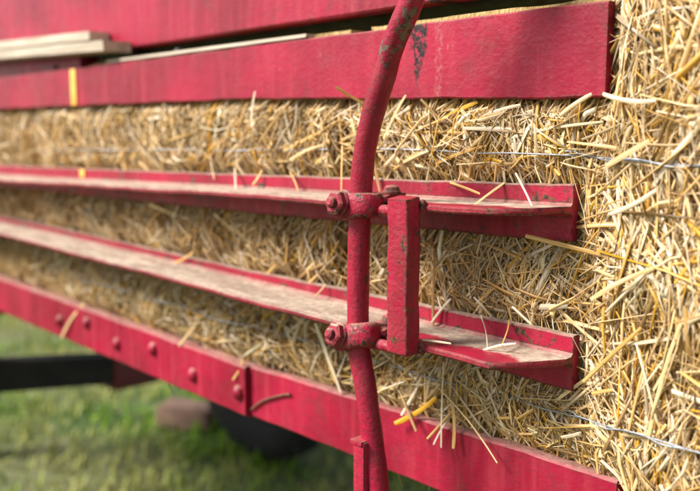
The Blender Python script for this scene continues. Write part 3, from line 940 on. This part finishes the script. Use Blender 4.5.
def wire(parent, pts, twist=None):
    bm = bmesh.new()
    P = catmull(pts, 10)
    bm_tube(bm, P, 0.00082, 8)
    if twist is not None:
        i0 = next(i for i, p in enumerate(P) if p.x > twist)
        Q = P[i0:]
        bm_tube(bm, [p + Vector((0, -0.0016 + 0.0012 * math.cos(i * 0.9), 0.0019 * math.sin(i * 0.42 + 0.4) + (0.003 if i < 3 else 0))) for i, p in enumerate(Q)], 0.00082, 8)
    return from_bm('bale_wire', bm, M['wire'], parent, 60)

def wire_pts(u0, u1, z0f, seed, step=0.045):
    r = random.Random(seed); out = []
    for u in useq(u0, u1, step):
        z = z0f(u) + r.uniform(-0.0016, 0.0016)
        y = float(min(bale_surf(np.array(u), np.array(z), seed), 0.006)) - 0.0115
        y = max(y, float(y_front(np.array(u), np.array(z))) - 0.006) - 0.006 * min(1, max(0, (u + 0.50) / 0.1))
        out.append((u, y, z))
    return out

BALES = {}
for key, u0, u1, seed, n, K, label in (
        ('R', -0.772, 0.13, 21, 36000, 5, 'golden straw bale bulging out past the rail ends on the right'),
        ('L', -1.715, -0.810, 41, 22000, 4, 'pale straw bale held behind the rails left of the bent rod'),
        ('F', -2.62, -1.722, 61, 4500, 4, 'straw bale deep inside the rails at the far left end')):
    b = root_empty('straw_bale', ((u0 + u1) / 2, 0.23, EYE + Z0), label, 'straw bale', 'straw bales in the baler chamber')
    BALES[key] = b
    bale_body(u0, u1, seed, b)
    bale_straw(u0, u1, seed, n, b, K)
    rim_straw(u0, u1, 1500 if key == 'R' else 500, b, key == 'R')
zt_ = lerp_tab([(-2.6, -0.035), (-1.72, -0.034), (-0.694, -0.0185), (-0.43, -0.022), (-0.36, -0.0255), (0.1, -0.03)])
zl_ = lerp_tab([(-2.6, -0.277), (-1.37, -0.277), (-0.66, -0.280), (-0.42, -0.277), (-0.355, -0.268), (0.1, -0.268)])
wire(BALES['R'], wire_pts(-0.765, 0.12, zt_, 21), -0.47)
wire(BALES['R'], wire_pts(-0.765, 0.12, zl_, 21), -0.46)
wire(BALES['L'], wire_pts(-1.71, -0.815, zt_, 41)); wire(BALES['L'], wire_pts(-1.71, -0.815, zl_, 41))
scatter_singles(BALES['R'], -0.765, -0.30, 225, 21)
scatter_singles(BALES['L'], -1.70, -0.82, 120, 41)
HAND_STRAWS = [
    ((-0.779, -0.030, 0.055), (-0.752, -0.004, 0.034), 4.2, 2.0, 1, 'L'),
    ((-0.656, -0.016, 0.039), (-0.620, -0.006, 0.004), 3.6, 2.0, 3, 'R'),
    ((-0.685, -0.006, -0.004), (-0.662, -0.004, 0.019), 4.6, 1.0, 2, 'R'),
    ((-0.638, -0.006, 0.012), (-0.584, -0.005, 0.033), 5.2, 2.0, 2, 'R'),
    ((-0.602, -0.008, 0.024), (-0.576, -0.008, -0.010), 4.8, 1.0, 0, 'R'),
    ((-0.585, -0.008, 0.013), (-0.523, -0.008, 0.029), 4.4, 1.0, 4, 'R'),
    ((-0.542, -0.012, -0.052), (-0.545, -0.050, -0.070), 4.2, 3.0, 0, 'R'),
    ((-0.614, -0.012, -0.053), (-0.557, -0.030, -0.062), 3.2, 2.0, 1, 'R'),
    ((-0.524, -0.014, -0.041), (-0.493, -0.030, -0.070), 2.6, 1.0, 4, 'R'),
    ((-0.497, -0.030, -0.101), (-0.407, -0.012, -0.116), 5.2, 4.0, 1, 'R'),
    ((-0.426, -0.022, 0.036), (-0.354, -0.050, 0.027), 4.4, 3.0, 4, 'R'),
    ((-0.838, -0.016, -0.251), (-0.795, -0.012, -0.330), 6.4, 2.0, 4, 'L'),
    ((-0.687, -0.022, -0.345), (-0.628, -0.012, -0.300), 6.6, 2.0, 2, 'R'),
    ((-0.676, -0.020, -0.331), (-0.654, -0.008, -0.279), 4.0, 1.0, 4, 'R'),
    ((-0.629, -0.024, -0.345), (-0.607, -0.010, -0.312), 3.4, 1.0, 1, 'R'),
    ((-0.619, -0.026, -0.349), (-0.611, -0.012, -0.321), 2.4, 1.0, 4, 'R'),
    ((-0.529, -0.014, -0.194), (-0.510, -0.050, -0.212), 3.4, 2.0, 1, 'R'),
    ((-0.527, -0.055, -0.218), (-0.498, -0.045, -0.208), 3.2, 1.0, 4, 'R'),
    ((-0.613, -0.010, -0.185), (-0.627, -0.022, -0.209), 3.4, 1.0, 4, 'R'),
    ((-0.588, -0.085, -0.213), (-0.548, -0.080, -0.211), 2.6, 1.0, 4, 'R'),
    ((-1.615, -0.026, -0.406), (-1.526, -0.014, -0.321), 7.0, 2.0, 0, 'L'),
    ((-1.176, -0.020, -0.341), (-1.124, -0.012, -0.291), 5.6, 1.0, 0, 'L'),
    ((-1.019, -0.024, -0.361), (-1.007, -0.014, -0.332), 4.4, 2.0, 1, 'L'),
    ((-0.784, -0.018, -0.015), (-0.772, -0.030, -0.072), 3.0, 1.0, 1, 'L'),
    ((-1.181, -0.022, -0.206), (-1.137, -0.012, -0.183), 4.4, 2.0, 1, 'L'),
    ((-0.825, -0.030, -0.210), (-0.819, -0.014, -0.193), 3.6, 1.0, 3, 'L'),
    ((-1.019, -0.014, -0.052), (-0.980, -0.040, -0.080), 4.6, 1.0, 4, 'L'),
    ((-0.892, -0.014, -0.051), (-0.856, -0.030, -0.073), 3.6, 1.0, 1, 'L'),
    ((-0.954, -0.014, -0.050), (-0.964, -0.024, -0.072), 3.8, 1.0, 1, 'L'),
    ((-0.567, -0.012, -0.195), (-0.528, -0.050, -0.218), 1.8, 3.0, 4, 'R'),
    ((-0.405, -0.030, -0.072), (-0.356, -0.045, -0.048), 5.0, 2.0, 4, 'R'),
    ((-0.419, -0.020, -0.030), (-0.366, -0.040, -0.006), 5.4, 2.0, 0, 'R'),
    ((-0.430, -0.020, -0.157), (-0.356, -0.040, -0.115), 5.2, 3.0, 0, 'R'),
    ((-0.436, -0.014, -0.238), (-0.373, -0.030, -0.174), 4.6, 2.0, 1, 'R'),
    ((-0.418, -0.016, -0.248), (-0.433, -0.012, -0.217), 5.0, 1.0, 4, 'R'),
    ((-0.426, -0.020, -0.248), (-0.401, -0.020, -0.238), 4.0, 1.0, 1, 'R'),
    ((-0.461, -0.016, -0.302), (-0.436, -0.014, -0.290), 3.4, 1.0, 4, 'R'),
    ((-0.541, -0.006, -0.138), (-0.475, -0.006, -0.105), 3.8, 1.0, 4, 'R'),
    ((-0.649, -0.004, -0.156), (-0.616, -0.004, -0.143), 3.4, 1.0, 1, 'R'),
    ((-0.621, -0.004, -0.177), (-0.618, -0.005, -0.143), 5.0, 1.0, 2, 'R'),
    ((-0.547, -0.006, -0.159), (-0.509, -0.006, -0.147), 3.4, 1.0, 1, 'R'),
    ((-0.500, -0.008, -0.169), (-0.476, -0.008, -0.150), 4.4, 1.0, 4, 'R'),
    ((-0.469, -0.010, -0.174), (-0.422, -0.012, -0.201), 4.2, 3.0, 0, 'R'),
    ((-0.585, -0.006, -0.289), (-0.517, -0.006, -0.292), 3.0, 2.0, 1, 'R'),
    ((-0.562, -0.006, -0.292), (-0.546, -0.006, -0.269), 4.2, 1.0, 4, 'R'),
    ((-0.525, -0.006, -0.027), (-0.495, -0.006, -0.014), 3.6, 1.0, 4, 'R'),
    ((-0.501, -0.007, -0.016), (-0.474, -0.010, -0.041), 4.0, 1.0, 2, 'R'),
    ((-0.650, -0.006, -0.135), (-0.616, -0.004, -0.113), 4.4, 1.0, 2, 'R'),
    ((-1.085, -0.006, -0.123), (-0.999, -0.004, -0.153), 6.0, 2.0, 0, 'L'),
    ((-1.280, -0.006, -0.119), (-1.142, -0.004, -0.138), 7.0, 2.0, 0, 'L'),
    ((-1.388, -0.006, -0.144), (-1.254, -0.004, -0.170), 7.0, 2.0, 4, 'L'),
    ((-1.451, -0.006, 0.028), (-1.619, -0.006, 0.038), 8.0, 2.0, 0, 'L'),
    ((-1.344, -0.006, -0.045), (-1.273, -0.006, 0.006), 7.0, 2.0, 1, 'L'),
    ((-1.082, -0.005, 0.008), (-1.073, -0.005, -0.030), 6.0, 1.0, 4, 'L'),
    ((-1.005, -0.008, -0.035), (-0.964, -0.006, -0.001), 6.0, 1.0, 0, 'L'),
    ((-0.907, -0.010, -0.022), (-0.808, -0.008, 0.011), 4.5, 2.0, 1, 'L'),
    ((-0.897, -0.010, -0.035), (-0.815, -0.010, -0.012), 4.5, 2.0, 0, 'L'),
    ((-0.953, -0.006, -0.170), (-0.925, -0.006, -0.125), 4.5, 1.0, 4, 'L'),
    ((-0.878, -0.010, -0.210), (-0.797, -0.010, -0.134), 4.2, 3.0, 1, 'L'),
    ((-0.961, -0.006, -0.201), (-0.926, -0.006, -0.177), 4.5, 1.0, 1, 'L'),
]

for i, (p, q, wd, bw, ci, key) in enumerate(HAND_STRAWS):
    single_straw(BALES[key], p, q, wd, bw, PAL[ci] * random.uniform(0.95, 1.1), (i * 5) % 12)
